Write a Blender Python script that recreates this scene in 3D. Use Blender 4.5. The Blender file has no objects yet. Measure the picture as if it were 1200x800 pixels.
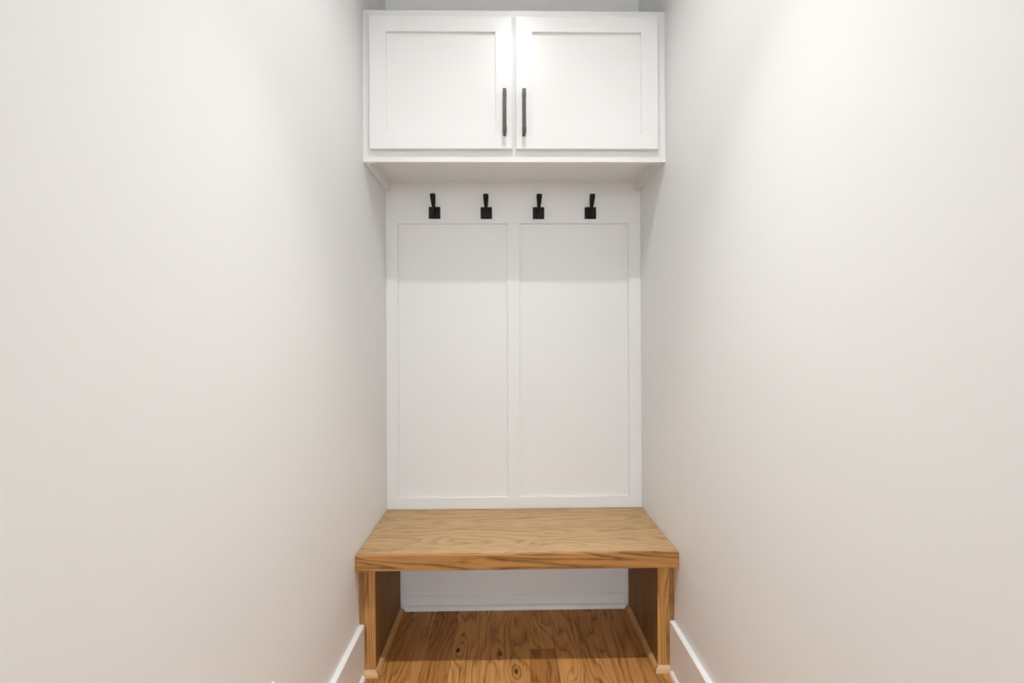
import bpy, bmesh, math, random
from mathutils import Matrix, Vector

random.seed(7)
S = bpy.context.scene
COL = S.collection

# ------------------------------------------------------------------ camera
# x right (0 = middle of the nook), y towards the back wall, z up, metres.
CAM = Vector((-0.04161, -2.03177, 1.19472))
YAW, PITCH, ROLL, F_PX = 0.01557, 0.00099, -0.00501, 533.0
fwd = Vector((math.sin(YAW) * math.cos(PITCH), math.cos(YAW) * math.cos(PITCH), math.sin(PITCH)))
rgt = Vector((math.cos(YAW), -math.sin(YAW), 0))
upv = rgt.cross(fwd)
r2 = rgt * math.cos(ROLL) + upv * math.sin(ROLL)
u2 = -rgt * math.sin(ROLL) + upv * math.cos(ROLL)
cam_data = bpy.data.cameras.new('camera')
cam_data.sensor_width = 36.0
cam_data.lens = F_PX / 1200.0 * 36.0
cam_data.clip_start = 0.02
cam = bpy.data.objects.new('camera', cam_data)
COL.objects.link(cam)
M3 = Matrix((r2, u2, -fwd)).transposed()
cam.matrix_world = Matrix.Translation(CAM) @ M3.to_4x4()
S.camera = cam

# ------------------------------------------------------------------ world + exposure
WORLD_STRENGTH = 5.9
BEAM_WATTS = 4.9
GLOW_WATTS = 9.0
EXPOSURE = -0.10
world = bpy.data.worlds.new('world')
S.world = world
world.use_nodes = True
bg = world.node_tree.nodes['Background']
bg.inputs["Color"].default_value = (0.865, 0.99, 1.075, 1)
bg.inputs['Strength'].default_value = WORLD_STRENGTH
S.view_settings.view_transform = 'Standard'
S.view_settings.look = 'None'
S.view_settings.gamma = 1.0
S.view_settings.use_curve_mapping = False
S.view_settings.exposure = EXPOSURE

# ------------------------------------------------------------------ materials
def new_mat(name):
    m = bpy.data.materials.new(name)
    m.use_nodes = True
    nt = m.node_tree
    return m, nt, nt.nodes['Principled BSDF']

def paint(name, col, rough, bump=0.02, scale=220.0, spec=0.5):
    """Rolled or brushed paint: plain colour, very fine relief."""
    m, nt, b = new_mat(name)
    N, L = nt.nodes, nt.links
    tc = N.new('ShaderNodeTexCoord')
    nz = N.new('ShaderNodeTexNoise')
    nz.inputs['Scale'].default_value = scale
    nz.inputs['Detail'].default_value = 2.0
    L.new(tc.outputs['Object'], nz.inputs['Vector'])
    bp = N.new('ShaderNodeBump')
    bp.inputs['Strength'].default_value = bump
    bp.inputs['Distance'].default_value = 0.002
    L.new(nz.outputs['Fac'], bp.inputs['Height'])
    L.new(bp.outputs['Normal'], b.inputs['Normal'])
    b.inputs['Base Color'].default_value = (*col, 1)
    b.inputs['Roughness'].default_value = rough
    b.inputs['Specular IOR Level'].default_value = spec
    return m

def wood(name, grain, light, mid, dark, ring_n=5.0, across=9.0, along=1.1,
         ring_amt=0.55, fibre_amt=0.35, rough=0.42, slope=0.0, attrs=False, spec=0.4, wob_amt=0.9, pore_g=11.0):
    """Oak: growth rings as contour lines of a stretched noise field, fine pores along the grain."""
    m, nt, b = new_mat(name)
    N, L = nt.nodes, nt.links
    def math_(op, a, bb=None, cc=None):
        n = N.new('ShaderNodeMath'); n.operation = op
        for i, v in enumerate((a, bb, cc)):
            if v is None: continue
            if isinstance(v, (int, float)): n.inputs[i].default_value = v
            else: L.new(v, n.inputs[i])
        return n.outputs[0]
    def comb(x, y, z):
        n = N.new('ShaderNodeCombineXYZ')
        for i, v in enumerate((x, y, z)):
            if isinstance(v, (int, float)): n.inputs[i].default_value = v
            else: L.new(v, n.inputs[i])
        return n.outputs[0]
    def noise(vec, detail, dist=0.0, rough_=0.5):
        n = N.new('ShaderNodeTexNoise')
        n.inputs['Scale'].default_value = 1.0
        n.inputs['Detail'].default_value = detail
        n.inputs['Roughness'].default_value = rough_
        n.inputs['Distortion'].default_value = dist
        L.new(vec, n.inputs['Vector'])
        return n.outputs['Fac']
    tc = N.new('ShaderNodeTexCoord')
    sp = N.new('ShaderNodeSeparateXYZ')
    L.new(tc.outputs['Object'], sp.inputs[0])
    ax = {'X': (1, 2, 0), 'Y': (0, 2, 1), 'Z': (0, 1, 2)}[grain]
    A, B, G = (sp.outputs[i] for i in ax)
    if slope:
        A = math_('MULTIPLY_ADD', G, slope, A)
        B = math_('MULTIPLY_ADD', G, slope, B)
    oi = N.new('ShaderNodeObjectInfo')
    off = math_('MULTIPLY', oi.outputs['Random'], 57.0)
    f1 = noise(comb(math_('MULTIPLY_ADD', A, across, off), math_('MULTIPLY', B, across),
                    math_('MULTIPLY_ADD', G, along, off)), 1.5, 0.25)
    wob = noise(comb(math_('MULTIPLY_ADD', A, 60.0, off), math_('MULTIPLY', B, 60.0), math_('MULTIPLY_ADD', G, 14.0, off)), 2.0)
    field = math_('MULTIPLY', f1, ring_n * 4.0)
    field = math_('MULTIPLY_ADD', wob, wob_amt, field)
    kd = None
    if attrs:
        at = N.new('ShaderNodeAttribute'); at.attribute_type = 'OBJECT'; at.attribute_name = 'knot'
        ks = N.new('ShaderNodeSeparateXYZ'); L.new(at.outputs['Vector'], ks.inputs[0])
        da = math_('SUBTRACT', A, ks.outputs[0])
        dg = math_('MULTIPLY', math_('SUBTRACT', G, ks.outputs[1]), 0.5)
        kd = math_('SQRT', math_('ADD', math_('MULTIPLY', da, da), math_('MULTIPLY', dg, dg)))
        kd = math_('MULTIPLY_ADD', math_('SUBTRACT', wob, 0.5), 0.006, kd)
        q = math_('DIVIDE', kd, 0.032)
        bump_ = math_('EXPONENT', math_('MULTIPLY', math_('MULTIPLY', q, q), -1.0))
        field = math_('ADD', field, math_('MULTIPLY', bump_, math_('MULTIPLY', ks.outputs[2], 2.2)))
    fr = math_('FRACT', field)
    rp = N.new('ShaderNodeValToRGB')
    e = rp.color_ramp.elements
    e[0].position = 0.0; e[0].color = (1, 1, 1, 1)
    e[1].position = 1.0; e[1].color = (1, 1, 1, 1)
    for p_, v_ in ((0.16, 0.55), (0.42, 0.12), (0.72, 0.0), (0.88, 0.25)):
        x = e.new(p_); x.color = (v_, v_, v_, 1)
    L.new(fr, rp.inputs[0])
    ring = rp.outputs[0]
    # ring strength itself varies over the board
    vary = noise(comb(math_('MULTIPLY_ADD', A, 14.0, off), math_('MULTIPLY', B, 14.0), math_('MULTIPLY_ADD', G, 2.5, off)), 2.0)
    pores = noise(comb(math_('MULTIPLY_ADD', A, 210.0, off), math_('MULTIPLY', B, 210.0), math_('MULTIPLY_ADD', G, pore_g, off)), 3.0, 0.0, 0.65)
    pores = math_('MINIMUM', math_('MAXIMUM', math_('MULTIPLY_ADD', pores, 3.2, -1.35), 0.0), 1.0)
    ring_f = math_('MULTIPLY', math_('MULTIPLY', ring, ring_amt), math_('MULTIPLY_ADD', vary, 1.3, 0.3))
    fib_f = math_('MULTIPLY', pores, math_('MULTIPLY_ADD', ring, 0.6 * fibre_amt, 0.5 * fibre_amt))
    dk = math_('MINIMUM', math_('ADD', ring_f, fib_f), 1.0)
    tone = vary
    if attrs:
        t = N.new('ShaderNodeAttribute'); t.attribute_type = 'OBJECT'; t.attribute_name = 'tone'
        tone = math_('ADD', math_('MULTIPLY', vary, 0.6), math_('SUBTRACT', t.outputs['Fac'], 0.3))
    def mix(f, a, c):
        n = N.new('ShaderNodeMix'); n.data_type = 'RGBA'
        L.new(f, n.inputs[0])
        for idx, v in ((6, a), (7, c)):
            if isinstance(v, tuple): n.inputs[idx].default_value = (*v, 1)
            else: L.new(v, n.inputs[idx])
        return n.outputs[2]
    base = mix(tone, light, mid)
    colr = mix(dk, base, dark)
    if attrs:
        mr = N.new('ShaderNodeMapRange'); mr.interpolation_type = 'SMOOTHSTEP'
        mr.inputs['From Min'].default_value = 0.011; mr.inputs['From Max'].default_value = 0.003
        L.new(kd, mr.inputs['Value'])
        kf = math_('MULTIPLY', mr.outputs[0], math_('MINIMUM', ks.outputs[2], 1.0))
        colr = mix(kf, colr, (dark[0] * .22, dark[1] * .2, dark[2] * .2))
    L.new(colr, b.inputs['Base Color'])
    b.inputs['Roughness'].default_value = rough
    b.inputs['Specular IOR Level'].default_value = spec
    bp = N.new('ShaderNodeBump'); bp.inputs['Strength'].default_value = 0.12
    bp.inputs['Distance'].default_value = 0.0006; bp.invert = True
    L.new(dk, bp.inputs['Height']); L.new(bp.outputs['Normal'], b.inputs['Normal'])
    return m

def metal(name, col, rough, metallic=0.6, spec=0.5):
    m, nt, b = new_mat(name)
    N, L = nt.nodes, nt.links
    tc = N.new('ShaderNodeTexCoord'); nz = N.new('ShaderNodeTexNoise')
    nz.inputs['Scale'].default_value = 90.0
    L.new(tc.outputs['Object'], nz.inputs['Vector'])
    mr = N.new('ShaderNodeMapRange')
    mr.inputs['To Min'].default_value = rough - 0.05; mr.inputs['To Max'].default_value = rough + 0.08
    L.new(nz.outputs['Fac'], mr.inputs['Value']); L.new(mr.outputs[0], b.inputs['Roughness'])
    b.inputs['Base Color'].default_value = (*col, 1)
    b.inputs['Metallic'].default_value = metallic
    b.inputs['Specular IOR Level'].default_value = spec
    return m

WALL = paint('wall_paint', (0.868, 0.868, 0.862), 0.55, 0.03, 260, 0.35)
CEIL = paint('ceiling_paint', (0.88, 0.88, 0.875), 0.75, 0.03, 200, 0.2)
TRIM = paint('trim_paint', (0.885, 0.885, 0.88), 0.32, 0.012, 120, 0.5)
PANEL = paint('panel_paint', (0.885, 0.885, 0.88), 0.36, 0.012, 120, 0.45)
FLOORW = wood('oak_floor', 'Y', (0.74, 0.37, 0.12), (0.34, 0.125, 0.026), (0.09, 0.026, 0.004),
              ring_n=3.6, across=8.0, along=1.5, ring_amt=0.40, fibre_amt=0.60, rough=0.42, attrs=True, spec=0.15, wob_amt=0.6, pore_g=8.0)
BENCHTOP = wood('oak_bench_top', 'X', (0.66, 0.435, 0.23), (0.55, 0.345, 0.175), (0.25, 0.14, 0.06),
                ring_n=3.6, across=8.0, along=1.3, ring_amt=0.28, fibre_amt=0.75, rough=0.5, spec=0.3)
BENCHEDGE = wood('oak_bench_edge', 'X', (0.60, 0.31, 0.10), (0.45, 0.215, 0.062), (0.13, 0.05, 0.011),
                 ring_n=2.6, across=14.0, along=0.55, ring_amt=0.75, fibre_amt=0.4, wob_amt=0.25, pore_g=5.0, rough=0.45, slope=0.06, spec=0.35)
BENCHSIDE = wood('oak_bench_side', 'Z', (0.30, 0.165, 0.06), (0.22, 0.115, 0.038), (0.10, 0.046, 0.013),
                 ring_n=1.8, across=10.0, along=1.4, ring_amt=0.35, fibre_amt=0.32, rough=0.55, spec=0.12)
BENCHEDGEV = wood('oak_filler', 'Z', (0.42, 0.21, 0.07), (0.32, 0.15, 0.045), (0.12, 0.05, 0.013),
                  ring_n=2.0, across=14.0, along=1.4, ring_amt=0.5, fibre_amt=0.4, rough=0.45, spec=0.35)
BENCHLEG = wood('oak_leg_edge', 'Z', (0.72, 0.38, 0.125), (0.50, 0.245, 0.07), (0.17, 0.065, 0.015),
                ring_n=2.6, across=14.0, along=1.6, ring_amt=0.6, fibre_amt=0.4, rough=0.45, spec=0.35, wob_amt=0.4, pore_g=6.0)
SHOEW = wood('oak_shoe', 'Y', (0.66, 0.37, 0.145), (0.56, 0.30, 0.11), (0.30, 0.14, 0.045),
             ring_n=1.0, across=8.0, along=1.0, ring_amt=0.2, fibre_amt=0.3, rough=0.42, spec=0.35)
SHOECUT = wood('oak_shoe_cut', 'X', (0.72, 0.50, 0.30), (0.66, 0.44, 0.25), (0.45, 0.27, 0.13),
               ring_n=1.0, across=20.0, along=5.0, ring_amt=0.2, fibre_amt=0.2, rough=0.6, spec=0.2)
BRONZE = metal('dark_bronze', (0.085, 0.078, 0.070), 0.42, 0.5)
BLACK = metal('matte_black_metal', (0.006, 0.0055, 0.005), 0.36, 0.0, 0.22)
PLASTIC = paint('white_plastic', (0.86, 0.85, 0.83), 0.3, 0.0)
m, nt, b = new_mat('lamp_lens')
b.inputs['Base Color'].default_value = (0.9, 0.9, 0.88, 1)
b.inputs['Emission Color'].default_value = (1, 0.93, 0.84, 1)
b.inputs['Emission Strength'].default_value = 4.0
LENS = m

# ------------------------------------------------------------------ mesh helpers
def link(name, me, mat, parent=None, smooth=False):
    if mat and not me.materials: me.materials.append(mat)
    o = bpy.data.objects.new(name, me)
    COL.objects.link(o)
    if parent: o.parent = parent
    if smooth:
        for p in me.polygons: p.use_smooth = True
    return o

def bm_box(bm, x0, x1, y0, y1, z0, z1, bev=0.0, seg=1):
    v = [bm.verts.new((x, y, z)) for x in (x0, x1) for y in (y0, y1) for z in (z0, z1)]
    q = [(0, 1, 3, 2), (4, 6, 7, 5), (0, 4, 5, 1), (2, 3, 7, 6), (0, 2, 6, 4), (1, 5, 7, 3)]
    fs = [bm.faces.new([v[i] for i in f]) for f in q]
    bmesh.ops.recalc_face_normals(bm, faces=fs)
    if bev > 0:
        es = list({e for f in fs for e in f.edges})
        bmesh.ops.bevel(bm, geom=es, offset=bev, segments=seg, affect='EDGES', profile=0.5)

def to_mesh(bm, name):
    bmesh.ops.recalc_face_normals(bm, faces=bm.faces)
    me = bpy.data.meshes.new(name)
    bm.to_mesh(me); bm.free()
    return me

def box(name, x0, x1, y0, y1, z0, z1, mat, parent=None, bev=0.0, seg=1, local=False):
    """local=True: coordinates already in the parent's frame; else world coordinates, origin at the box centre."""
    c = Vector(((x0 + x1) / 2, (y0 + y1) / 2, (z0 + z1) / 2))
    bm = bmesh.new()
    bm_box(bm, x0 - c.x, x1 - c.x, y0 - c.y, y1 - c.y, z0 - c.z, z1 - c.z, bev, seg)
    o = link(name, to_mesh(bm, name), mat, None)
    o.location = c
    if parent:
        o.parent = parent
        base = Vector((0, 0, 0))
        p = parent
        while p: base += Vector(p.location); p = p.parent
        o.location = c - base
    return o

def prism(name, prof, axis, a0, a1, mat, parent=None):
    """Extrude a 2D profile along 'X', 'Y' or 'Z'; world coordinates."""
    bm = bmesh.new()
    def P(u, v, a):
        return {'X': (a, u, v), 'Y': (u, a, v), 'Z': (u, v, a)}[axis]
    r0 = [bm.verts.new(P(u, v, a0)) for u, v in prof]
    r1 = [bm.verts.new(P(u, v, a1)) for u, v in prof]
    n = len(prof)
    for i in range(n): bm.faces.new((r0[i], r0[(i + 1) % n], r1[(i + 1) % n], r1[i]))
    bm.faces.new(r0); bm.faces.new(list(reversed(r1)))
    c = sum((v.co for v in bm.verts), Vector()) / len(bm.verts)
    for v in bm.verts: v.co -= c
    o = link(name, to_mesh(bm, name), mat)
    o.location = c
    if parent:
        base = Vector((0, 0, 0)); p = parent
        while p: base += Vector(p.location); p = p.parent
        o.parent = parent; o.location = c - base
    return o

def loft(name, rings, mat, parent=None, cap=True, smooth=True):
    bm = bmesh.new()
    rr = [[bm.verts.new(p) for p in r] for r in rings]
    n = len(rings[0])
    for a, c in zip(rr, rr[1:]):
        for i in range(n): bm.faces.new((a[i], a[(i + 1) % n], c[(i + 1) % n], c[i]))
    if cap: bm.faces.new(list(reversed(rr[0]))); bm.faces.new(rr[-1])
    return link(name, to_mesh(bm, name), mat, parent, smooth)

def empty(name, loc):
    o = bpy.data.objects.new(name, None)
    o.empty_display_size = 0.1
    o.location = loc
    COL.objects.link(o)
    return o

def tag(o, label=None, cat=None, group=None, kind=None):
    if label: o['label'] = label
    if cat: o['category'] = cat
    if group: o['group'] = group
    if kind: o['kind'] = kind
    return o

# ------------------------------------------------------------------ the room
HW = 0.57            # half width of the nook
YW = 0.016           # back wall plane
CEIL_Z = 2.92
Y_END = -4.80        # where the nook opens to the hall behind the camera

floor = box('floor', -2.6, 2.6, -10.0, 0.12, -0.12, -0.012, FLOORW)
tag(floor, 'honey brown oak plank floor of the nook', kind='structure')
floor['tone'] = 0.4; floor['knot'] = (9.0, 9.0, 0.0)

# planks, each its own board: (x0, x1, [(y0, y1, tone, knot)])
E0 = [-HW, -0.552, -0.452, -0.352, -0.252, -0.152, -0.052, 0.048, 0.148, 0.248, 0.348, 0.448, 0.548, HW]
rows = {
    0: [(-1.3, .016, .45, None), (-2.75, -1.3, .4, None)],
    1: [(-0.95, .016, .55, None), (-2.1, -.95, .35, None), (-2.75, -2.1, .5, None)],
    2: [(-1.15, .016, .42, None), (-2.75, -1.15, .55, None)],
    3: [(-0.80, .016, .62, (-0.01, .33, .25)), (-2.0, -.80, .3, None), (-2.75, -2.0, .5, None)],
    4: [(-1.05, .016, .15, (-0.028, .255, 1.0)), (-2.75, -1.05, .5, None)],
    5: [(-0.90, .016, .22, (0.035, .155, .8)), (-2.3, -.9, .4, None), (-2.75, -2.3, .4, None)],
    6: [(-1.25, .016, .25, (-0.004, .235, .9)), (-2.75, -1.25, .35, None)],
    7: [(-0.262, .016, .22, (0.012, .03, .4)), (-1.4, -.262, .66, None), (-2.75, -1.4, .4, None)],
    8: [(-1.1, .016, .28, (0.0, .30, .2)), (-2.75, -1.1, .5, None)],
    9: [(-0.85, .016, .38, None), (-2.0, -.85, .3, None), (-2.75, -2.0, .55, None)],
    10: [(-1.2, .016, .42, None), (-2.75, -1.2, .3, None)],
    11: [(-1.0, .016, .48, None), (-2.75, -1.0, .5, None)],
    12: [(-1.4, .016, .4, None), (-2.75, -1.4, .45, None)],
}
plank_meshes = {}
for i, segs in rows.items():
    x0, x1 = E0[i] + 0.0003, E0[i + 1] - 0.0003
    for y0, y1, tone, kn in segs:
        w, l = round(x1 - x0, 4), round(y1 - y0 - 0.0006, 4)
        if (w, l) not in plank_meshes:
            bm = bmesh.new()
            bm_box(bm, -w / 2, w / 2, -l / 2, l / 2, -0.006, 0.006, 0.0007)
            me = to_mesh(bm, 'plank'); me.materials.append(FLOORW)
            plank_meshes[(w, l)] = me
        o = bpy.data.objects.new('plank', plank_meshes[(w, l)])
        COL.objects.link(o)
        o.parent = floor
        o.location = Vector(((x0 + x1) / 2, (y0 + y1) / 2, -0.006)) - floor.location
        o['tone'] = tone
        o['knot'] = kn if kn else (9.0, 9.0, 0.0)

wall_back = tag(box('wall_back', -HW - 0.12, HW + 0.12, YW, YW + 0.1, -0.012, CEIL_Z, WALL),
                'white back wall behind the cabinet and bench', kind='structure')
wall_left = tag(box('wall_left', -HW - 0.12, -HW, Y_END, YW, -0.012, CEIL_Z, WALL),
                'plain white wall on the left of the nook', kind='structure')
wall_right = tag(box('wall_right', HW, HW + 0.12, Y_END, YW, -0.012, CEIL_Z, WALL),
                 'plain white wall on the right of the nook', kind='structure')
ceiling = tag(box('ceiling', -2.6, 2.6, -10.0, 0.12, CEIL_Z, CEIL_Z + 0.1, CEIL),
              'white ceiling over the nook', kind='structure')

# baseboards: 7 inch flat board with an eased top and a white shoe at its foot
for side, sx in (('left', -1), ('right', 1)):
    prof = [(sx * HW, 0), (sx * (HW - .018), 0), (sx * (HW - .018), .1775), (sx * (HW - .0165), .1795), (sx * HW, .1795)]
    bb = prism('baseboard_' + side, prof, 'Y', Y_END, YW - 0.0005, TRIM)
    tag(bb, 'tall white baseboard running along the %s wall' % side, kind='structure')
    q = [(sx * (HW - .018), 0)] + [(sx * (HW - .018 - .011 * math.cos(t)), .017 * math.sin(t))
                                   for t in [math.pi / 2 * k / 5 for k in range(6)]]
    prism('shoe_molding', q, 'Y', Y_END, -0.4115, TRIM, bb)
bb = prism('baseboard_back', [(YW, 0), (.0095, 0), (.0095, .054), (.0105, .0565), (YW, .062)], 'X', -.511, .507, TRIM)
tag(bb, 'low white baseboard under the wooden bench', kind='structure')
q = [(.0095, 0)] + [(.0095 - .0145 * math.cos(t), .019 * math.sin(t)) for t in [math.pi / 2 * k / 5 for k in range(6)]]
prism('shoe_molding', q, 'X', -.492, .490, TRIM, bb)

# board and batten panelling between bench and cabinet
pn = tag(empty('trim_1', (0, YW, 0.4504)), 'white board and batten panel with two tall recessed fields above the bench', kind='structure')
ZB, ZR0, ZR1, ZT = 0.4506, 0.5017, 1.7240, 1.9090
F0, F1 = 0.0, YW - 0.0002
box('bottom_rail', -HW + .0003, HW - .0003, F0, F1, ZB, ZR0, PANEL, pn, .0008)
box('top_rail', -HW + .0003, HW - .0003, F0, F1, ZR1, ZT, PANEL, pn, .0008)
for x0, x1 in ((-HW + .0003, -.5165), (-.0289, .0239), (.5141, HW - .0003)):
    box('stile', x0, x1, F0, F1, ZR0, ZR1, PANEL, pn, .0008)
for x0, x1 in ((-.5165, -.0289), (.0239, .5141)):
    box('field_panel', x0, x1, YW - .003, F1, ZR0, ZR1, PANEL, pn)

# ------------------------------------------------------------------ wall cabinet
YC = -0.321          # face frame front
C0, C1 = 1.8715, 2.4405
cab = tag(empty('wall_cabinet', (0, 0, C0)), 'white two-door shaker wall cabinet spanning the nook above the hooks', 'cabinet')
X1 = HW - .0006
for sx in (-1, 1):
    a, c = sorted((sx * X1, sx * (X1 - .019)))
    box('side_panel', a, c, YC + .019, -.0005, C0, C1, TRIM, cab, .0006)
box('bottom_panel', -X1 + .019, X1 - .019, YC + .019, 0.0, 1.9075, 1.9245, TRIM, cab)
box('top_panel', -X1 + .019, X1 - .019, YC + .019, -.0005, C1 - .016, C1, TRIM, cab)
box('back_panel', -X1 + .019, X1 - .019, -.0065, -.0005, 1.9245, C1 - .016, TRIM, cab)
# face frame: one mesh with two openings
bm = bmesh.new()
fz0, fz1 = 1.925, 2.395
for a, c, d, e in ((-X1, X1, C0, fz0), (-X1, X1, fz1, C1), (-X1, -.525, fz0, fz1), (.522, X1, fz0, fz1), (-.022, .016, fz0, fz1)):
    bm_box(bm, a, c, YC, YC + .0188, d - C0, e - C0)
bmesh.ops.remove_doubles(bm, verts=bm.verts, dist=1e-5)
ff = link('face_frame', to_mesh(bm, 'face_frame'), TRIM, cab)

def door(x0, x1, hx, name_label):
    z0, z1, yb, yf = 1.9130, 2.4065, YC - .0003, YC - .0198
    cx, cz = (x0 + x1) / 2, z0
    sw, rw = .0625, .0575
    bm = bmesh.new()
    # shaker frame: outer ring with eased edges and square inner edge
    O = [(x0, z0), (x1, z0), (x1, z1), (x0, z1)]
    I = [(x0 + sw, z0 + rw), (x1 - sw, z0 + rw), (x1 - sw, z1 - rw), (x0 + sw, z1 - rw)]
    e = .0013
    def ring(pts, y, d=0.0):
        mx, mz = (x0 + x1) / 2, (z0 + z1) / 2
        return [bm.verts.new((p[0] - cx + (d if p[0] < mx else -d), y, p[1] - cz + (d if p[1] < mz else -d))) for p in pts]
    R = [ring(O, yb), ring(O, yf + e), ring(O, yf, e), ring(I, yf, -.0006), ring(I, yf + .0006), ring(I, yb)]
    for a, c in zip(R, R[1:] + R[:1]):
        for i in range(4): bm.faces.new((a[i], a[(i + 1) % 4], c[(i + 1) % 4], c[i]))
    d = link('door', to_mesh(bm, 'door'), TRIM, cab)
    d.location = (cx, 0, cz - C0)
    box('door_panel', x0 + sw - .004, x1 - sw + .004, yf + .0105, yf + .0155, z0 + rw - .004, z1 - rw + .004, TRIM, d)
    # bar pull: square bar on two posts
    hb = bmesh.new()
    L0, L1 = 1.9590, 2.1205
    bm_box(hb, -.0068, .0068, yf - .034, yf - .024, L0 - z0, L1 - z0, .0012, 2)
    for zc in (L0 + .008, L1 - .008):
        bm_box(hb, -.0055, .0055, yf - .0262, yf - .0001, zc - .0075 - z0, zc + .0075 - z0, .0008)
    for zc in (L0 + .014, L1 - .022):
        bm_box(hb, -.0076, .0076, yf - .0346, yf - .0236, zc - .007 - z0, zc + .007 - z0, .001)
    h = link('handle', to_mesh(hb, 'handle'), BRONZE, d)
    h.location = (hx - cx, 0, 0)
    h['label'] = 'dark bronze bar pull'
    return d
door(-.5395, -.0094, -.0385, 'left')
door(.0030, .5360, .0330, 'right')

# ------------------------------------------------------------------ bench
BY, BZ, TB = -0.4351, 0.4504, 0.055
bench = tag(empty('bench', (0, -.2, 0)), 'honey brown oak bench with thick seat built between the white walls', 'bench')
XB = HW - .0012
top = box('seat', -XB, XB, BY + .012, -.0004, BZ - TB, BZ, BENCHTOP, bench, .0010)
box('front_edge', -XB, XB, BY, BY + .0118, BZ - TB, BZ, BENCHEDGE, top, .0012)
YL = -.3887
for sx, xi in ((-1, -.5125), (1, .5085)):
    xo = sx * .5512
    a, c = sorted((xi, xo))
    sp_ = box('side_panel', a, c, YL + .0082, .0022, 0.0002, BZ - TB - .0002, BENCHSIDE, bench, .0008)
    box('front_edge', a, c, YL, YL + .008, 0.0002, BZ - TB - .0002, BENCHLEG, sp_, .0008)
    a, c = sorted((xo + sx * .0002, sx * (HW - .0012)))
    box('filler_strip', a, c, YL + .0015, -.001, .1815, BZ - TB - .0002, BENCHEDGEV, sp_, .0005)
    # oak shoe along the inner foot, returned across the front edge with a pale end piece
    xi2 = xi - sx * .0002
    q = [(xi2, 0.0003)] + [(xi2 - sx * .0155 * math.cos(t), .0003 + .0205 * math.sin(t)) for t in [math.pi / 2 * k / 6 for k in range(7)]]
    prism('shoe_molding', q, 'Y', YL - .0004, -.0075, SHOEW, bench)
    # pale return: quarter round across the front, mitred at the inner corner
    bm = bmesh.new()
    A, Bv = [], []
    prof = [(0.0, 0.0)] + [(-.0155 * math.cos(t), .0205 * math.sin(t)) for t in [math.pi / 2 * k / 6 for k in range(7)]]
    for dy, dz in prof:
        A.append(bm.verts.new((sx * .5510, YL - .0003 + dy, .0003 + dz)))
        Bv.append(bm.verts.new((xi2 + sx * dy * 0.9 + sx * .0001, YL - .0003 + dy, .0003 + dz)))
    n = len(prof)
    for i in range(n): bm.faces.new((A[i], A[(i + 1) % n], Bv[(i + 1) % n], Bv[i]))
    bm.faces.new(A); bm.faces.new(list(reversed(Bv)))
    o = link('shoe_return', to_mesh(bm, 'shoe_return'), SHOECUT, bench)
    o.location = -Vector(bench.location)
    o['label'] = 'pale unstained shoe return'

# ------------------------------------------------------------------ coat hooks
def rrect(cx, cy, cz, w, t, nrm):
    """Rounded rectangle ring: width along x, thickness along the in-plane normal of the path (y-z)."""
    pts = []
    r = min(w, t) * 0.42
    for (sx, st) in ((1, 1), (-1, 1), (-1, -1), (1, -1)):
        base = {(1, 1): 0, (-1, 1): 90, (-1, -1): 180, (1, -1): 270}[(sx, st)]
        for k in range(4):
            a = math.radians(base + 30 * k)
            x = sx * (w / 2 - r) + r * math.cos(a)
            s = st * (t / 2 - r) + r * math.sin(a)
            pts.append((cx + x, cy + s * nrm[0], cz + s * nrm[1]))
    return pts

def arm_rings(path):
    out = []
    for i, (y, z, w, t) in enumerate(path):
        a = path[max(i - 1, 0)]; c = path[min(i + 1, len(path) - 1)]
        d = Vector((c[0] - a[0], c[1] - a[1])).normalized()
        out.append(rrect(0, y, z, w, t, (-d.y, d.x)))
    return out

def make_hook():
    h = empty('coat_hook', (0, 0, 0))
    bm = bmesh.new()
    bm_box(bm, -.0255, .0255, -.0072, -.0003, -.0262, .0262, .0016, 2)
    link('back_plate', to_mesh(bm, 'back_plate'), BLACK, h)
    up = [(-.006, -.006, .016, .016), (-.016, -.006, .013, .013), (-.024, -.001, .012, .012), (-.030, .010, .0122, .0115),
          (-.036, .024, .0162, .011), (-.043, .040, .0208, .0115), (-.050, .055, .0240, .0125), (-.0535, .0630, .0248, .0130), (-.0550, .0670, .0232, .0118), (-.0560, .0692, .0195, .0090), (-.0564, .0701, .0130, .0050)]
    loft('arm', arm_rings(up), BLACK, h)
    lo = [(-.006, -.014, .014, .010), (-.018, -.0165, .0115, .0085), (-.029, -.0175, .011, .008), (-.037, -.0150, .012, .008), (-.042, -.009, .0135, .0085), (-.0435, -.005, .0125, .0070)]
    loft('lower_hook', arm_rings(lo), BLACK, h)
    return h

hook0 = make_hook()
labels = ['black metal coat hook farthest left on the white rail',
          'black metal coat hook second from left, just left of the middle batten',
          'black metal coat hook third from left, just right of the middle batten',
          'black metal coat hook farthest right on the white rail']
for i, (x, z) in enumerate(((-.3518, 1.7706), (-.1217, 1.7694), (.1112, 1.7690), (.3436, 1.7691))):
    if i == 0: h = hook0
    else:
        h = hook0.copy(); COL.objects.link(h)
        for ch in hook0.children:
            c = ch.copy(); COL.objects.link(c); c.parent = h
    h.location = (x, 0, z)
    tag(h, labels[i], 'coat hook', 'black coat hooks on the white rail')

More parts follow.
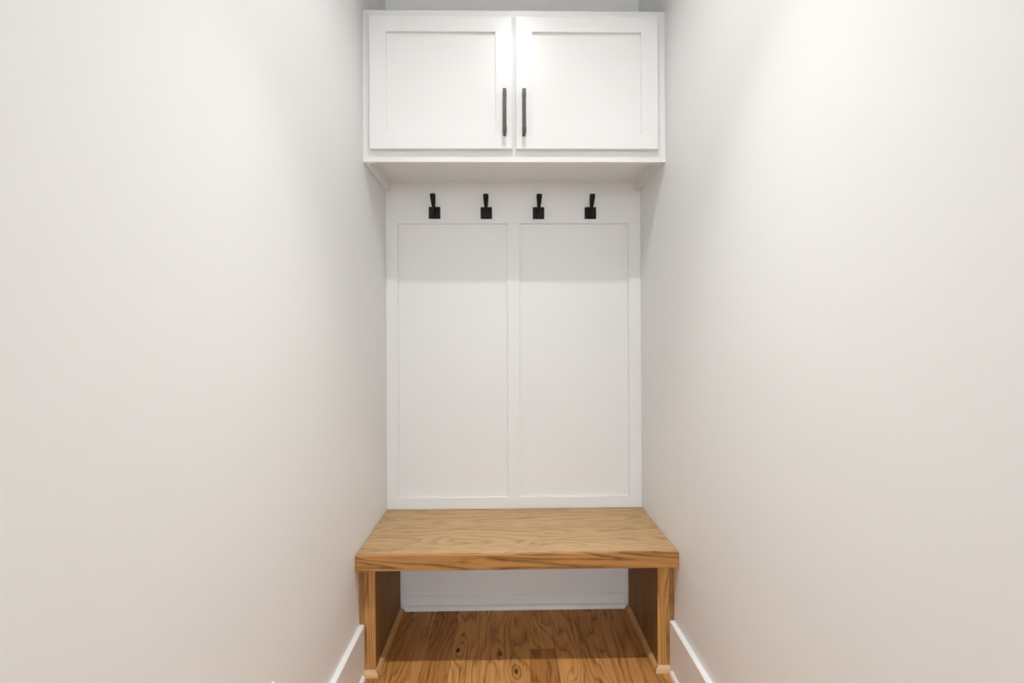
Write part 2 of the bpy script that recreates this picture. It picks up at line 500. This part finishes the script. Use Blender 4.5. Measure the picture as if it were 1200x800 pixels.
# ------------------------------------------------------------------ outlet on the left wall (only its top corner shows)
out = tag(empty('wall_outlet', (-HW, -1.032, .376)), 'white outlet cover plate low on the left wall at the bottom edge', 'outlet')
bm = bmesh.new(); bm_box(bm, .0002, .0062, -.035, .035, -.0575, .0575, .0022, 2)
link('cover_plate', to_mesh(bm, 'cover_plate'), PLASTIC, out)
for zc in (-.0195, .0195):
    bm = bmesh.new(); bm_box(bm, .0060, .0078, -.0165, .0165, zc - .0145, zc + .0145, .0008)
    r = link('receptacle', to_mesh(bm, 'receptacle'), PLASTIC, out)
    for yc in (-.0062, .0062):
        bm = bmesh.new(); bm_box(bm, .0077, .0080, yc - .001, yc + .001, zc - .001, zc + .007)
        link('slot', to_mesh(bm, 'slot'), BLACK, r)

# ------------------------------------------------------------------ recessed ceiling light
LX, LY = 0.035, -1.17
lamp = tag(empty('recessed_light', (LX, LY, CEIL_Z)), 'round white recessed ceiling light above the nook', 'ceiling light')
def circ(r, z, n=48): return [(r * math.cos(2 * math.pi * k / n), r * math.sin(2 * math.pi * k / n), z) for k in range(n)]
bm = bmesh.new()
R = [[bm.verts.new(p) for p in circ(r, z)] for r, z in ((.080, -.0003), (.080, -.004), (.076, -.007), (.040, -.007), (.036, -.0042), (.036, -.0003))]
for a, c in zip(R, R[1:] + R[:1]):
    for i in range(48): bm.faces.new((a[i], a[(i + 1) % 48], c[(i + 1) % 48], c[i]))
link('trim_ring', to_mesh(bm, 'trim_ring'), TRIM, lamp, True)
loft('lens', [circ(.0355, -.0005), circ(.0355, -.0030)], LENS, lamp, smooth=False)
# the lens throws a concentrated downward beam plus a weaker wide glow
for watts, spread in ((BEAM_WATTS, 60), (GLOW_WATTS, 129)):
    ld = bpy.data.lights.new('lamp_light', 'AREA')
    ld.shape = 'DISK'; ld.size = .05; ld.energy = watts; ld.color = (0.98, 0.99, 0.97)
    ld.spread = math.radians(spread)
    lo_ = bpy.data.objects.new('lamp_light', ld); COL.objects.link(lo_)
    lo_.parent = lamp; lo_.location = (0, 0, -.0075)
